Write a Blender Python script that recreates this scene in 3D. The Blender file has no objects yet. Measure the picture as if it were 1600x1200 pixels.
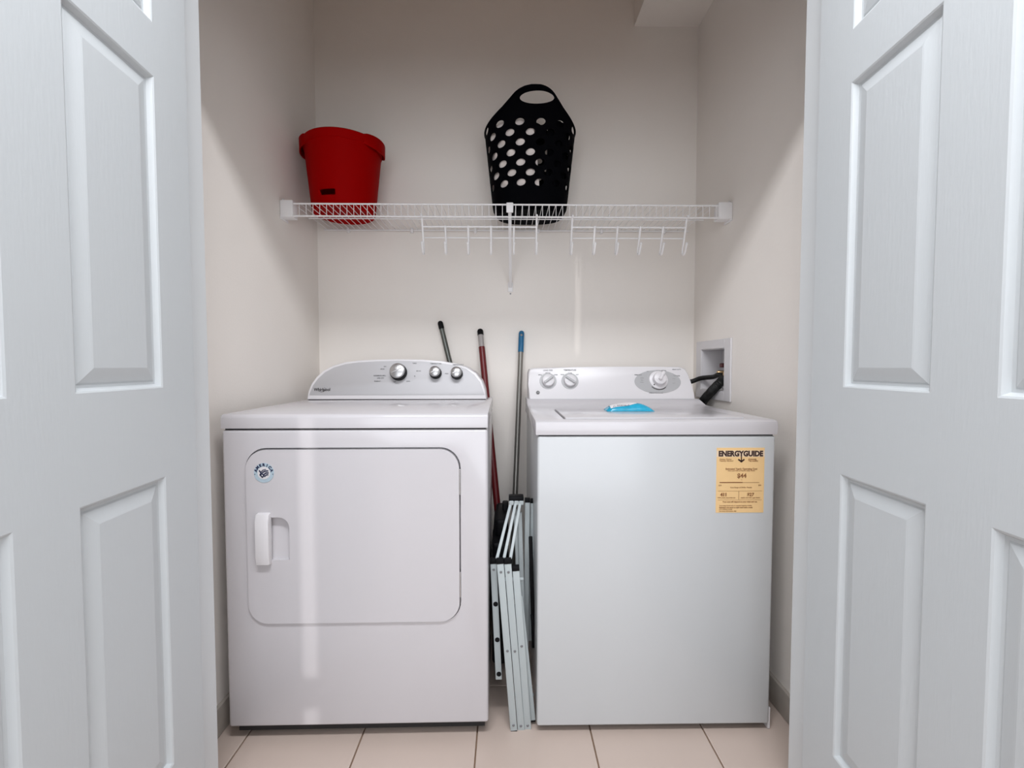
import bpy, bmesh, math, random
from mathutils import Vector, Matrix
random.seed(4)
PI = math.pi
C = bpy.context.scene.collection
SC = bpy.context.scene

# ------------------------------------------------------------------ camera
F = 714.0; PITCH = math.radians(2.25); YAW = math.radians(0.8); CZ = 1.066
cam = bpy.data.cameras.new('camera'); co = bpy.data.objects.new('camera', cam); C.objects.link(co)
cam.sensor_width = 36; cam.lens = F / 1600 * 36; cam.clip_start = 0.02
co.location = (0, 0, CZ); co.rotation_euler = (PI/2 - PITCH, 0, -YAW)
SC.camera = co

# ------------------------------------------------------------------ world, lights, exposure
w = bpy.data.worlds.new('world'); SC.world = w; w.use_nodes = True
w.node_tree.nodes['Background'].inputs[0].default_value = (0.75, 0.85, 1.0, 1)
w.node_tree.nodes['Background'].inputs[1].default_value = 0.6
SC.view_settings.view_transform = 'Standard'; SC.view_settings.look = 'None'
SC.view_settings.exposure = 0.0; SC.view_settings.gamma = 1.0
SC.view_settings.use_curve_mapping = False

def light(name, kind, loc, rot, energy, color, **kw):
    l = bpy.data.lights.new(name, kind); l.energy = energy; l.color = color
    for k, v in kw.items(): setattr(l, k, v)
    o = bpy.data.objects.new(name, l); C.objects.link(o); o.location = loc; o.rotation_euler = rot
    return o
# ceiling fitting of the hall, just outside the closet header
light('ceiling_lamp_light', 'AREA', (0.0, 0.16, 2.655), (0, 0, 0), 44, (0.955, 0.98, 1.025), shape='RECTANGLE', size=1.25, size_y=0.24)
# window of the room behind the camera
light('window_light', 'AREA', (0.0, -2.5, 1.35), (PI/2, 0, 0), 53, (0.92, 0.965, 1.025), shape='RECTANGLE', size=3.0, size_y=1.9)
# low sun through made-up slits in the unseen far wall, casting streaks
light('sun', 'SUN', (0, -6, 2), (PI/2 - math.radians(5), 0, math.radians(2)), 0.7, (1.0, 0.98, 0.97), angle=math.radians(0.35))

# ------------------------------------------------------------------ materials
def mat(name, col, rough=0.5, metal=0.0, spec=0.5, bump=0.0, bscale=200, var=0.0, vscale=6, stretch=None, coat=0, trans=0):
    m = bpy.data.materials.new(name); m.use_nodes = True
    nt = m.node_tree; b = nt.nodes['Principled BSDF']
    b.inputs['Base Color'].default_value = (*col, 1); b.inputs['Roughness'].default_value = rough
    b.inputs['Metallic'].default_value = metal; b.inputs['Specular IOR Level'].default_value = spec
    b.inputs['Coat Weight'].default_value = coat
    tc = nt.nodes.new('ShaderNodeTexCoord'); mp = nt.nodes.new('ShaderNodeMapping')
    nt.links.new(tc.outputs['Object'], mp.inputs[0])
    if stretch: mp.inputs['Scale'].default_value = stretch
    if var:
        n = nt.nodes.new('ShaderNodeTexNoise'); n.inputs['Scale'].default_value = vscale; n.inputs['Detail'].default_value = 4
        r = nt.nodes.new('ShaderNodeMapRange'); r.inputs['To Min'].default_value = 1 - var; r.inputs['To Max'].default_value = 1 + var
        mx = nt.nodes.new('ShaderNodeVectorMath'); mx.operation = 'SCALE'; mx.inputs[0].default_value = col
        nt.links.new(mp.outputs[0], n.inputs[0]); nt.links.new(n.outputs[0], r.inputs[0])
        nt.links.new(r.outputs[0], mx.inputs['Scale']); nt.links.new(mx.outputs[0], b.inputs['Base Color'])
    if bump:
        n = nt.nodes.new('ShaderNodeTexNoise'); n.inputs['Scale'].default_value = bscale; n.inputs['Detail'].default_value = 3
        bp = nt.nodes.new('ShaderNodeBump'); bp.inputs['Strength'].default_value = bump; bp.inputs['Distance'].default_value = 0.001
        nt.links.new(mp.outputs[0], n.inputs[0]); nt.links.new(n.outputs[0], bp.inputs['Height']); nt.links.new(bp.outputs[0], b.inputs['Normal'])
    return m
M = {
 'wall': mat('wall_paint', (0.91, 0.855, 0.80), 0.75, spec=0.25, bump=0.35, bscale=140, var=0.015),
 'hall': mat('hall_paint', (0.74, 0.75, 0.75), 0.8, spec=0.2, bump=0.2),
 'ceil': mat('ceiling_paint', (0.90, 0.63, 0.43), 0.9, spec=0.1, bump=0.4, bscale=90),
 'door': mat('door_paint', (0.565, 0.590, 0.603), 0.42, spec=0.45, bump=0.28, bscale=55, stretch=(3.5, 3.5, 0.5)),
 'trim': mat('trim_paint', (0.66, 0.68, 0.69), 0.4, bump=0.1),
 'tile': mat('tile_glaze', (0.56, 0.455, 0.395), 0.38, bump=0.12, bscale=60, var=0.05, vscale=5),
 'grout': mat('grout', (0.23, 0.15, 0.10), 0.9, bump=0.4, bscale=300, var=0.15, vscale=30),
 'enamel': mat('white_enamel', (0.590, 0.566, 0.582), 0.16, spec=0.5, bump=0.03, bscale=260),
 'enamel2': mat('white_enamel_cool', (0.565, 0.575, 0.583), 0.22, spec=0.45, bump=0.03, bscale=260),
 'white': mat('white_plastic', (0.72, 0.695, 0.705), 0.32, bump=0.02),
 'silver': mat('silver_panel', (0.50, 0.49, 0.50), 0.55, metal=0.35, bump=0.04, bscale=500),
 'grey': mat('grey_print', (0.50, 0.51, 0.53), 0.5, bump=0.02),
 'lgrey': mat('light_grey_print', (0.43, 0.425, 0.43), 0.4, bump=0.02),
 'ink': mat('dark_ink', (0.035, 0.03, 0.03), 0.5, bump=0.02),
 'fineink': mat('pale_ink', (0.15, 0.15, 0.155), 0.5, bump=0.02),
 'chrome': mat('brushed_chrome', (0.72, 0.72, 0.72), 0.24, metal=1, bump=0.05),
 'knobcap': mat('satin_metal_cap', (0.50, 0.49, 0.49), 0.30, metal=0.9, bump=0.05),
 'cream': mat('cream_print', (0.80, 0.62, 0.44), 0.6, bump=0.02),
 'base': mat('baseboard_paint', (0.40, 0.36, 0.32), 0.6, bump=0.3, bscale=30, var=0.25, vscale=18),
 'black': mat('black_plastic', (0.003, 0.003, 0.004), 0.5, spec=0.15, bump=0.05),
 'dark': mat('dark_seam_shade', (0.02, 0.018, 0.018), 0.8),  # seams, also the blocks that stand in for shade under both machines
 'wire': mat('white_vinyl_wire', (0.90, 0.88, 0.88), 0.4, bump=0.02),
 'red': mat('red_plastic', (0.33, 0.0, 0.0), 0.6, spec=0.04, bump=0.03, bscale=60),
 'basket': mat('black_basket_plastic', (0.0015, 0.0015, 0.0025), 0.7, spec=0.03, bump=0.04),
 'towel': mat('pale_cloth', (0.90, 0.80, 0.75), 0.95, spec=0.1, bump=0.9, bscale=260, var=0.10, vscale=14),
 'greenpole': mat('dark_green_tube', (0.13, 0.135, 0.125), 0.3, metal=0.8, bump=0.02),
 'redpole': mat('dark_red_tube', (0.115, 0.002, 0.004), 0.4, bump=0.02),
 'greypole': mat('grey_tube', (0.26, 0.25, 0.23), 0.3, metal=0.75, bump=0.02),
 'greyband': mat('grey_sleeve', (0.34, 0.31, 0.30), 0.5, bump=0.02),
 'blue': mat('blue_plastic', (0.005, 0.115, 0.25), 0.45, bump=0.02),
 'racket': mat('white_coated_steel', (0.43, 0.47, 0.475), 0.45, bump=0.03),
 'rivet': mat('dull_rivet', (0.22, 0.22, 0.23), 0.4, metal=0.6, bump=0.02),
 'rubber': mat('black_rubber', (0.003, 0.003, 0.003), 0.6, bump=0.15, bscale=400),
 'brass': mat('brass', (0.55, 0.38, 0.20), 0.35, metal=0.9, bump=0.02),
 'maroon': mat('maroon_valve', (0.10, 0.02, 0.02), 0.5, bump=0.02),
 'yellow': mat('yellow_paper', (0.83, 0.56, 0.27), 0.6, bump=0.05, var=0.03, vscale=60),
 'brown': mat('brown_print', (0.26, 0.11, 0.04), 0.6, bump=0.02),
 'darkbrown': mat('dark_print', (0.035, 0.012, 0.010), 0.6, bump=0.02),
 'cyan': mat('cyan_film', (0.02, 0.34, 0.52), 0.22, spec=0.6, bump=0.8, bscale=60, var=0.35, vscale=40),
 'foil': mat('pale_blue_foil', (0.50, 0.62, 0.70), 0.3, metal=0.2, bump=0.02, var=0.1, vscale=60),
 'navy': mat('navy_print', (0.01, 0.015, 0.06), 0.5, bump=0.02),
 'glass': mat('lamp_diffuser', (0.85, 0.85, 0.82), 0.4, bump=0.02),
}

# ------------------------------------------------------------------ mesh helpers
def box(bm, x0, x1, y0, y1, z0, z1, bev=0, seg=2):
    vs = [bm.verts.new((x, y, z)) for z in (z0, z1) for y in (y0, y1) for x in (x0, x1)]
    fs = [bm.faces.new([vs[i] for i in q]) for q in ((0,2,3,1),(4,5,7,6),(0,1,5,4),(2,6,7,3),(0,4,6,2),(1,3,7,5))]
    if bev:
        es = list({e for f in fs for e in f.edges})
        bmesh.ops.bevel(bm, geom=es, offset=bev, segments=seg, affect='EDGES', profile=0.5)
def frames(path, closed=False):
    n = len(path); T = []
    for i in range(n):
        a = path[max(i-1, 0)]; b = path[min(i+1, n-1)]
        T.append((b-a).normalized())
    u = T[0].orthogonal().normalized(); R = []
    for t in T:
        u = (u - t*u.dot(t)).normalized(); R.append((u, t.cross(u)))
    return R
def tube(bm, pts, r, n=8, cap=True):
    P = [Vector(p) for p in pts]; fr = frames(P); rings = []
    for i, p in enumerate(P):
        rr = r[i] if isinstance(r, (list, tuple)) else r
        u, v = fr[i]
        rings.append([bm.verts.new(p + (u*math.cos(2*PI*k/n) + v*math.sin(2*PI*k/n))*rr) for k in range(n)])
    for a, b in zip(rings, rings[1:]):
        for k in range(n): bm.faces.new((a[k], a[(k+1) % n], b[(k+1) % n], b[k]))
    if cap: bm.faces.new(rings[0][::-1]); bm.faces.new(rings[-1])
def bar(bm, a, b, wx, wy, bev=0.0, side=Vector((1, 0, 0))):
    """flat bar from a to b; wx = width along 'side', wy = thickness"""
    a = Vector(a); b = Vector(b); t = (b-a).normalized(); u = (side - t*side.dot(t)).normalized(); v = t.cross(u)
    R = [[bm.verts.new(p + u*sx*wx/2 + v*sy*wy/2) for sx, sy in ((-1,-1),(1,-1),(1,1),(-1,1))] for p in (a, b)]
    fs = [bm.faces.new(R[0][::-1]), bm.faces.new(R[1])]
    for k in range(4): fs.append(bm.faces.new((R[0][k], R[0][(k+1) % 4], R[1][(k+1) % 4], R[1][k])))
    if bev: bmesh.ops.bevel(bm, geom=list({e for f in fs for e in f.edges}), offset=bev, segments=2, affect='EDGES', profile=0.5)
def lathe(bm, prof, mtx=Matrix(), n=32):
    """prof: list of (r, h) about local z"""
    rings = []
    for r, h in prof:
        if r < 1e-6: rings.append([bm.verts.new(mtx @ Vector((0, 0, h)))])
        else: rings.append([bm.verts.new(mtx @ Vector((r*math.cos(2*PI*k/n), r*math.sin(2*PI*k/n), h))) for k in range(n)])
    for a, b in zip(rings, rings[1:]):
        for k in range(n):
            q = [a[k % len(a)], a[(k+1) % len(a)], b[(k+1) % len(b)], b[k % len(b)]]
            q = list(dict.fromkeys(q))
            if len(q) > 2: bm.faces.new(q)
def rrect(x0, x1, z0, z1, r, n=8):
    rs = r if isinstance(r, (list, tuple)) else [r]*4      # bl, br, tr, tl
    out = []
    for (cx, cz, a0, q) in ((x0+rs[0], z0+rs[0], PI, rs[0]), (x1-rs[1], z0+rs[1], 1.5*PI, rs[1]), (x1-rs[2], z1-rs[2], 0, rs[2]), (x0+rs[3], z1-rs[3], .5*PI, rs[3])):
        if q < 1e-5: out.append((cx, cz)); continue
        for k in range(n+1):
            a = a0 + .5*PI*k/n; out.append((cx + q*math.cos(a), cz + q*math.sin(a)))
    return out
def prism(bm, poly, f0, f1, bev=0):
    """poly in (x, z); f0/f1 give y (number or function of z) of the near and far side"""
    g0 = f0 if callable(f0) else (lambda z: f0); g1 = f1 if callable(f1) else (lambda z: f1)
    A = [bm.verts.new((x, g0(z), z)) for x, z in poly]; B = [bm.verts.new((x, g1(z), z)) for x, z in poly]
    fa = bm.faces.new(A); fb = bm.faces.new(B[::-1]); n = len(poly)
    for k in range(n): bm.faces.new((A[(k+1) % n], A[k], B[k], B[(k+1) % n]))
    if bev: bmesh.ops.bevel(bm, geom=list(fa.edges), offset=bev, segments=3, affect='EDGES', profile=0.5)
def sweepx(bm, prof, x0, x1, bev=0):
    """closed profile in (y, z) swept along x"""
    A = [bm.verts.new((x0, y, z)) for y, z in prof]; B = [bm.verts.new((x1, y, z)) for y, z in prof]
    fa = bm.faces.new(A[::-1]); fb = bm.faces.new(B); n = len(prof)
    for k in range(n): bm.faces.new((A[k], A[(k+1) % n], B[(k+1) % n], B[k]))
    if bev: bmesh.ops.bevel(bm, geom=list(fa.edges)+list(fb.edges), offset=bev, segments=2, affect='EDGES', profile=0.5)
def nb(): return bmesh.new()
def mesh_of(bm, name, smooth=True, recalc=True):
    if recalc: bmesh.ops.recalc_face_normals(bm, faces=bm.faces)
    me = bpy.data.meshes.new(name); bm.to_mesh(me); bm.free()
    if smooth:
        me.polygons.foreach_set('use_smooth', [True]*len(me.polygons)); me.set_sharp_from_angle(angle=math.radians(38))
    return me
def cut(bm, cutter):
    """exact boolean difference of two bmeshes, result as a bmesh"""
    a = bpy.data.objects.new('a', mesh_of(bm, 'a', False)); b = bpy.data.objects.new('b', mesh_of(cutter, 'b', False))
    C.objects.link(a); C.objects.link(b)
    md = a.modifiers.new('b', 'BOOLEAN'); md.operation = 'DIFFERENCE'; md.object = b; md.solver = 'EXACT'
    dg = bpy.context.evaluated_depsgraph_get(); me = bpy.data.meshes.new_from_object(a.evaluated_get(dg))
    r = nb(); r.from_mesh(me)
    bpy.data.objects.remove(a); bpy.data.objects.remove(b); bpy.data.meshes.remove(me)
    return r
def rootloc(p):
    v = Vector((0, 0, 0))
    while p: v = v + p.location; p = p.parent
    return v
def obj(name, bm, m, parent=None, origin=None, smooth=True, recalc=True):
    if parent: off = rootloc(parent)
    elif origin: off = Vector(origin)
    else:
        co_ = [v.co for v in bm.verts]
        off = Vector(((min(c.x for c in co_)+max(c.x for c in co_))/2, (min(c.y for c in co_)+max(c.y for c in co_))/2, min(c.z for c in co_)))
    for v in bm.verts: v.co -= off
    me = mesh_of(bm, name, smooth, recalc); me.materials.append(M[m])
    o = bpy.data.objects.new(name, me); C.objects.link(o)
    if parent: o.parent = parent
    else: o.location = off
    return o
def tag(o, label, cat, group=None):
    o['label'] = label; o['category'] = cat
    if group: o['group'] = group
    return o
def thing(name, label, cat, loc, rz=0, group=None):
    o = bpy.data.objects.new(name, None); C.objects.link(o); o.location = loc; o.rotation_euler = (0, 0, rz)
    o.empty_display_size = 0.05
    return tag(o, label, cat, group)
def struct(name, bm, m, smooth=True):
    o = obj(name, bm, m, smooth=smooth); o['kind'] = 'structure'; return o
def part(name, m, parent, fn, *a, label=None, **k):
    bm = nb(); fn(bm, *a, **k); o = obj(name, bm, m, parent)
    if label: o['label'] = label
    return o
def text_bm(bm, s, size, mtx, ext=0.0002, bold=0.0, align='CENTER', sx=1.0):
    cu = bpy.data.curves.new('t', 'FONT'); cu.body = s; cu.size = size; cu.align_x = align; cu.align_y = 'CENTER'
    cu.extrude = ext; cu.offset = bold; cu.resolution_u = 3
    o = bpy.data.objects.new('t', cu); C.objects.link(o)
    dg = bpy.context.evaluated_depsgraph_get(); me = bpy.data.meshes.new_from_object(o.evaluated_get(dg))
    me.transform(mtx @ Matrix.Diagonal((sx, 1, 1, 1))); bm.from_mesh(me)
    bpy.data.objects.remove(o); bpy.data.curves.remove(cu); bpy.data.meshes.remove(me)
def face_m(x, y, z, tilt=0.0, rz=0.0):
    """local xy -> a surface facing the viewer (-Y), leaning back by tilt"""
    return Matrix.Translation((x, y, z)) @ Matrix.Rotation(PI/2 - tilt, 4, 'X') @ Matrix.Rotation(rz, 4, 'Z')
def slab(bm, mtx, x0, x1, y0, y1, h0=0, h1=0.0006):
    vs = [bm.verts.new(mtx @ Vector((x, y, z))) for z in (h0, h1) for y in (y0, y1) for x in (x0, x1)]
    for q in ((0,2,3,1),(4,5,7,6),(0,1,5,4),(2,6,7,3),(0,4,6,2),(1,3,7,5)): bm.faces.new([vs[i] for i in q])
def rail(bm, mtx, pts, wd, h=0.0005):
    """flat stroke along 2D points on a surface"""
    for (ax, ay), (bx_, by_) in zip(pts, pts[1:]):
        d = Vector((bx_-ax, by_-ay, 0)); L = d.length
        a = math.atan2(d.y, d.x)
        slab(bm, mtx @ Matrix.Translation((ax, ay, 0)) @ Matrix.Rotation(a, 4, 'Z'), -wd*.2, L+wd*.2, -wd/2, wd/2, 0, h)
def copy_part(o, parent, dx=(0, 0, 0)):
    c = o.copy(); C.objects.link(c); c.parent = parent; c.location = o.location + Vector(dx); return c

# ------------------------------------------------------------------ the setting
XL, XR, YB = -0.835, 0.852, 2.064          # closet side walls and back wall
YW0, YW1, XJ = 1.006, 1.085, 0.700         # closet front wall with its opening
ZC, ZH = 2.92, 2.0                         # closet ceiling, header
HX, HY = 2.1, -2.65                        # hall half width and far end
bm = nb(); box(bm, -HX-.1, HX+.1, HY-.1, YB+.1, -0.12, -0.005); fl = struct('floor', bm, 'grout', False)
P_ = 0.3315; X0 = -0.0835; ys = [YB, 1.815, 1.815-P_, 1.815-2*P_, 1.815-3*P_]
tile_cache = {}
def tile(x0, x1, y0, y1):
    x0 = max(x0, -2.1); x1 = min(x1, 2.1)
    bm = nb(); g = 0.0022; box(bm, x0+g, x1-g, y0+g, y1-g, -0.008, 0.0, 0.0015, 1)
    o = obj('tile', bm, 'tile', fl)
for r in range(4):
    y1, y0 = ys[r], ys[r+1]
    for k in range(-3, 4):
        a, b = X0 + k*P_, X0 + (k+1)*P_
        if y0 > YW1 - .05: a, b = max(a, XL), min(b, XR)
        if b-a > 0.02: tile(a, b, y0, y1)
bm = nb(); box(bm, -2.1, 2.1, HY, ys[4], -0.008, 0.0); obj('tile_field', bm, 'tile', fl)
for sx in (-1, 1):
    a, b = (X0-3*P_, -2.1) if sx < 0 else (X0+4*P_, 2.1)
    bm = nb(); box(bm, min(a, b)+.002, max(a, b), ys[4]+.002, YW0, -0.008, 0.0); obj('tile_field', bm, 'tile', fl)

bm = nb(); box(bm, XL-.1, XL, YW1, YB, 0, ZC); struct('wall_left', bm, 'wall', False)
bm = nb(); box(bm, XR, XR+.12, YW1, YB, 0, ZC); c = nb(); box(c, XR-.05, XR+.085, 1.757, 1.966, 0.967, 1.136)
struct('wall_right', cut(bm, c), 'wall', False)
bm = nb(); box(bm, XL-.1, XR+.12, YB, YB+.1, 0, ZC); struct('wall_back', bm, 'wall', False)
bm = nb(); box(bm, XL-.1, XR+.12, YW1, YB+.1, ZC, ZC+.1); struct('ceiling', bm, 'ceil', False)
bm = nb(); box(bm, 0.567, XR, YW1, YB, 2.56, ZC-.001); struct('trim_soffit', bm, 'wall', False)
bm = nb()                                            # front wall: two cheeks and the header
box(bm, -HX, -XJ-.012, YW0, YW1, 0, ZC); box(bm, XJ+.012, HX, YW0, YW1, 0, ZC); box(bm, -XJ-.012, XJ+.012, YW0, YW1, ZH+.012, ZC)
struct('wall_front', bm, 'hall', False)
n = 0
for s in (-1, 1):
    n += 1; bm = nb(); box(bm, min(s*XJ, s*(XJ+.012)), max(s*XJ, s*(XJ+.012)), YW0-.002, YW1+.001, 0, ZH, 0.001, 1); struct('trim_%d' % n, bm, 'trim')
bm = nb(); box(bm, -XJ-.012, XJ+.012, YW0-.002, YW1+.001, ZH, ZH+.012); struct('trim_3', bm, 'trim', False)
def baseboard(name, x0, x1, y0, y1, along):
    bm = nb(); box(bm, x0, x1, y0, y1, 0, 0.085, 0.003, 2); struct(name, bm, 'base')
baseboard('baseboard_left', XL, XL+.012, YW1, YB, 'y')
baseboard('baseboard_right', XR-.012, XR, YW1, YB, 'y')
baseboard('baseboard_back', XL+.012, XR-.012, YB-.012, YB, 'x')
# the hall behind the camera: walls, ceiling, a far wall with slits added to shape the low sun
bm = nb(); box(bm, -HX-.1, -HX, HY, YW1, 0, 2.72); struct('wall_hall_left', bm, 'hall', False)
bm = nb(); box(bm, HX, HX+.1, HY, YW1, 0, 2.72); struct('wall_hall_right', bm, 'hall', False)
bm = nb(); box(bm, -HX-.1, HX+.1, HY-.1, YW0, 2.72, 2.82); struct('ceiling_hall', bm, 'hall', False)

# ------------------------------------------------------------------ doors
def panel_ring(bm, x0, x1, z0, z1, yf, s):
    """moulded raised panel; yf = face plane, s = direction of depth"""
    prof = [(0, 0), (.003, .0015), (.0075, .010), (.0125, .0105), (.0155, .0085), (.036, .0028), (.039, .0022)]
    R = []
    for o, d in prof:
        R.append([bm.verts.new((x, yf + s*d, z)) for x, z in ((x0+o, z0+o), (x1-o, z0+o), (x1-o, z1-o), (x0+o, z1-o))])
    for a, b in zip(R, R[1:]):
        for k in range(4): bm.faces.new((a[k], a[(k+1) % 4], b[(k+1) % 4], b[k]))
    bm.faces.new(R[-1]); return R[0]
def make_door(name, W=0.705, H=1.985, T=0.035):
    # local: x along the leaf from the hinge, y thickness 0..T, z up
    o = None
    cols = [(0.102, 0.301), (0.404, 0.603)]; rows = [(0.255, 0.838), (1.012, 1.602), (1.702, 1.875)]
    bm = nb()
    for x0, x1 in ((0, cols[0][0]), (cols[0][1], cols[1][0]), (cols[1][1], W)): box(bm, x0, x1, 0, T, 0, H)
    zz = [0] + [v for r in rows for v in r] + [H]
    for i in range(0, len(zz), 2):
        for x0, x1 in cols: box(bm, x0, x1, 0, T, zz[i], zz[i+1])
    bmesh.ops.remove_doubles(bm, verts=bm.verts, dist=1e-5)
    d = obj(name, bm, 'door', origin=(0, 0, 0), smooth=False); d['kind'] = 'structure'
    pm = {}
    for z0, z1 in rows:
        for x0, x1 in cols:
            bm = nb(); a = panel_ring(bm, 0, x1-x0, 0, z1-z0, 0, 1); b = panel_ring(bm, 0, x1-x0, 0, z1-z0, T, -1)
            for k in range(4): bm.faces.new((a[k], a[(k+1) % 4], b[(k+1) % 4], b[k]))
            p = obj('panel', bm, 'door', d, smooth=False); p.location = (x0, 0, z0)
    for hz in (0.18, 0.96, 1.74):
        bm = nb(); tube(bm, [(-0.006, 0.004+T, hz), (-0.006, 0.004+T, hz+.09)], 0.006, 10); box(bm, -0.001, 0.0015, 0.004, T+.003, hz, hz+.09)
        obj('hinge', bm, 'chrome', d)
    return d
a = math.atan2(-1, 0.080)
d1 = make_door('door_1'); d1.location = (-0.6745, 0.999, 0.012); d1.rotation_euler = (0, 0, a)
# local y must point outwards (-x): mirror by turning the leaf about its own length
d1.scale = (1, -1, 1)
a = math.atan2(-1, -0.060)
d2 = make_door('door_2'); d2.location = (0.676, 0.999, 0.012); d2.rotation_euler = (0, 0, a)

# far wall of the hall (solid blocks around two made-up slits that shape the sun streaks)
sdx = math.tan(math.radians(2)); sdz = math.tan(math.radians(5)); 
def back_at(x, y, z):   # where the sun ray that reaches (x, y, z) crosses the far wall
    L = y - HY
    return x + 0, L
SUNV = None
bm = nb()
sun_rot = Matrix.Rotation(math.radians(2), 3, 'Z') @ Matrix.Rotation(PI/2 - math.radians(5), 3, 'X')
sd = sun_rot @ Vector((0, 0, -1))          # travel direction of the light
def thr(x, y, z):
    k = (y - HY) / sd.y; return x - sd.x*k, z - sd.z*k
ax, az1 = thr(-0.552, 1.27, 0.925); _, az0 = thr(-0.545, 1.27, 0.03)
bx, bz1 = thr(0.325, YB, 1.56); _, bz0 = thr(0.325, YB, 1.12)
wa, wb = 0.021, 0.006
_, rz1 = thr(-0.545, 1.27, 0.185); _, rz0 = thr(-0.545, 1.27, 0.095)
def blk(x0, x1, z0, z1): box(bm, x0, x1, HY-.03, HY, z0, z1)
blk(-HX-.1, ax-wa, -.1, 2.8); blk(ax-wa, ax+wa, -.1, az0); blk(ax-wa, ax+wa, rz0, rz1); blk(ax-wa, ax+wa, az1, 2.8)
blk(ax+wa, bx-wb, -.1, 2.8); blk(bx-wb, bx+wb, -.1, bz0); blk(bx-wb, bx+wb, bz1, 2.8); blk(bx+wb, HX+.1, -.1, 2.8)
struct('wall_hall_far', bm, 'hall', False)
# ceiling fitting
t = thing('ceiling_lamp', 'long white ceiling lamp in the hall above the camera', 'ceiling lamp', (0.0, 0.16, 2.72))
part('lamp_base', 'white', t, box, -.65, .65, .03, .29, 2.662, 2.7195, .004, 2)

# ------------------------------------------------------------------ dryer
DX0, DX1, DY = -0.785, -0.050, 1.270
DC = (DX0+DX1)/2
dr = thing('clothes_dryer', 'white front-loading clothes dryer with silver control panel and square door, left of the washer', 'dryer', (DC, DY+.02, 0.0), 0)
bm = nb(); box(bm, DX0, DX1, DY, 1.96, 0.042, 0.889, 0.008, 3)
c = nb(); prism(c, rrect(-0.7215, -0.1265, 0.3415, 0.8395, 0.058), DY-.05, DY+.018)
obj('cabinet', cut(bm, c), 'enamel', dr)
part('seam_strip', 'dark', dr, box, DX0+.006, DX1-.006, DY+.008, 1.95, 0.886, 0.90)
part('top_panel', 'enamel', dr, sweepx, [(DY-.001, .8935), (DY-.002, .921), (DY+.001, .929), (DY+.008, .9330), (1.96, .9330), (1.96, .8935)], DX0-.002, DX1+.001, 0.004)
part('under_shade', 'dark', dr, box, DX0+.012, DX1-.012, DY+.030, 1.94, .010, .044)  # dark block added to deepen the shade under the dryer
for x in (DX0+.05, DX1-.05):
    for y in (DY+.06, 1.90):
        part('foot', 'black', dr, lathe, [(0, 0), (.018, 0), (.020, .008), (.012, .014), (.012, .046)], Matrix.Translation((x, y, 0)), 14)
# door
bm = nb(); prism(bm, rrect(-0.7185, -0.1305, 0.3445, 0.8345, 0.055, 12), DY-.006, DY+.015, 0.004)
c = nb(); prism(c, rrect(-0.664, -0.602, 0.526, 0.646, [0.004, 0.004, 0.030, 0.004]), DY-.05, lambda z: DY+.004+.008*min(1, max(0, (z-.526)/.04)))
dd = obj('door', cut(bm, c), 'enamel', dr)
bm = nb(); sweepx(bm, [(DY-.006, .513), (DY-.020, .518), (DY-.024, .540), (DY-.024, .640), (DY-.018, .6575), (DY-.006, .660), (DY-.001, .650), (DY-.001, .520)], -.6885, -.6515, 0.003)
obj('handle', bm, 'white', dd)
for z0 in (0.705, 0.412):
    part('hinge', 'chrome', dr, box, -.1300, -.1272, DY-.004, DY+.010, z0, z0+.073, 0.0008, 1)
# round sticker
sm = face_m(-.668, DY-.0062, .771)
bm = nb(); lathe(bm, [(0, .0002), (.0275, .0002), (.0272, .0008), (0, .0009)], sm, 40); stk = obj('sticker', bm, 'foil', dd); stk['label'] = 'round silver-blue AMERICA sticker'
bm = nb(); lathe(bm, [(0, .0009), (.0175, .0009), (.0172, .0012), (0, .0012)], sm, 32); obj('disc', bm, 'white', dd)
bm = nb()
for i, ch in enumerate('AMERICA'):
    th = math.radians(72 - 24*i) ; r_ = .0222
    text_bm(bm, ch, .0105, sm @ Matrix.Translation((-math.sin(th)*r_, math.cos(th)*r_, .0012)) @ Matrix.Rotation(th, 4, 'Z'), bold=.0006)
for x in (-.0245, .0245): lathe(bm, [(0, .0010), (.0013, .0010), (.0013, .0016), (0, .0016)], sm @ Matrix.Translation((x, -.0035, 0)), 8)
s2 = sm @ Matrix.Translation((0, -.001, .0015))
rail(bm, s2, [(-.012, .008), (-.007, .001), (-.010, -.004), (-.004, -.011), (.001, -.006), (-.004, -.001), (-.010, -.004)], .0032)
rail(bm, s2, [(-.008, .003), (-.002, .009), (.006, .011)], .0022); rail(bm, s2, [(-.004, .002), (.003, .006), (.012, .007)], .0034)
rail(bm, s2, [(0, -.004), (.006, .001), (.013, .001)], .0034); rail(bm, s2, [(.002, -.009), (.008, -.004), (.012, -.004)], .003)
obj('lettering', bm, 'navy', dd)
lathe_s = None
# console: arched outline
ol = [(482,625),(484,612),(489,600),(497,589),(508,579),(522,571.5),(540,566.5),(562,563.5),(590,562),(625,561.3),(660,562),(690,564.2),(715,568.2),(733,574),(746,583),(755,595),(760,609),(762,625)]
def at(px, py, Y):     # pixel of the photograph -> point on the plane at depth Y
    x = (px-800)/F; y = -(py-600)/F
    f = Vector((math.sin(YAW)*math.cos(PITCH), math.cos(YAW)*math.cos(PITCH), -math.sin(PITCH)))
    r = Vector((math.cos(YAW), -math.sin(YAW), 0)); u = Vector((math.sin(YAW)*math.sin(PITCH), math.cos(YAW)*math.sin(PITCH), math.cos(PITCH)))
    d = f + r*x + u*y; k = Y/d.y
    return Vector((d.x*k, Y, CZ + d.z*k))
DK, DT = 1.800, 0.30                      # console foot depth and lean
def solve(px, py, Y0, z0, k):             # point on a leaning plane y = Y0 + (z - z0)*k
    Y = Y0
    for _ in range(8): p = at(px, py, Y); Y = Y0 + (p.z-z0)*k
    return at(px, py, Y)
P = [solve(x, y, DK, .933, DT) for x, y in ol]
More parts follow.
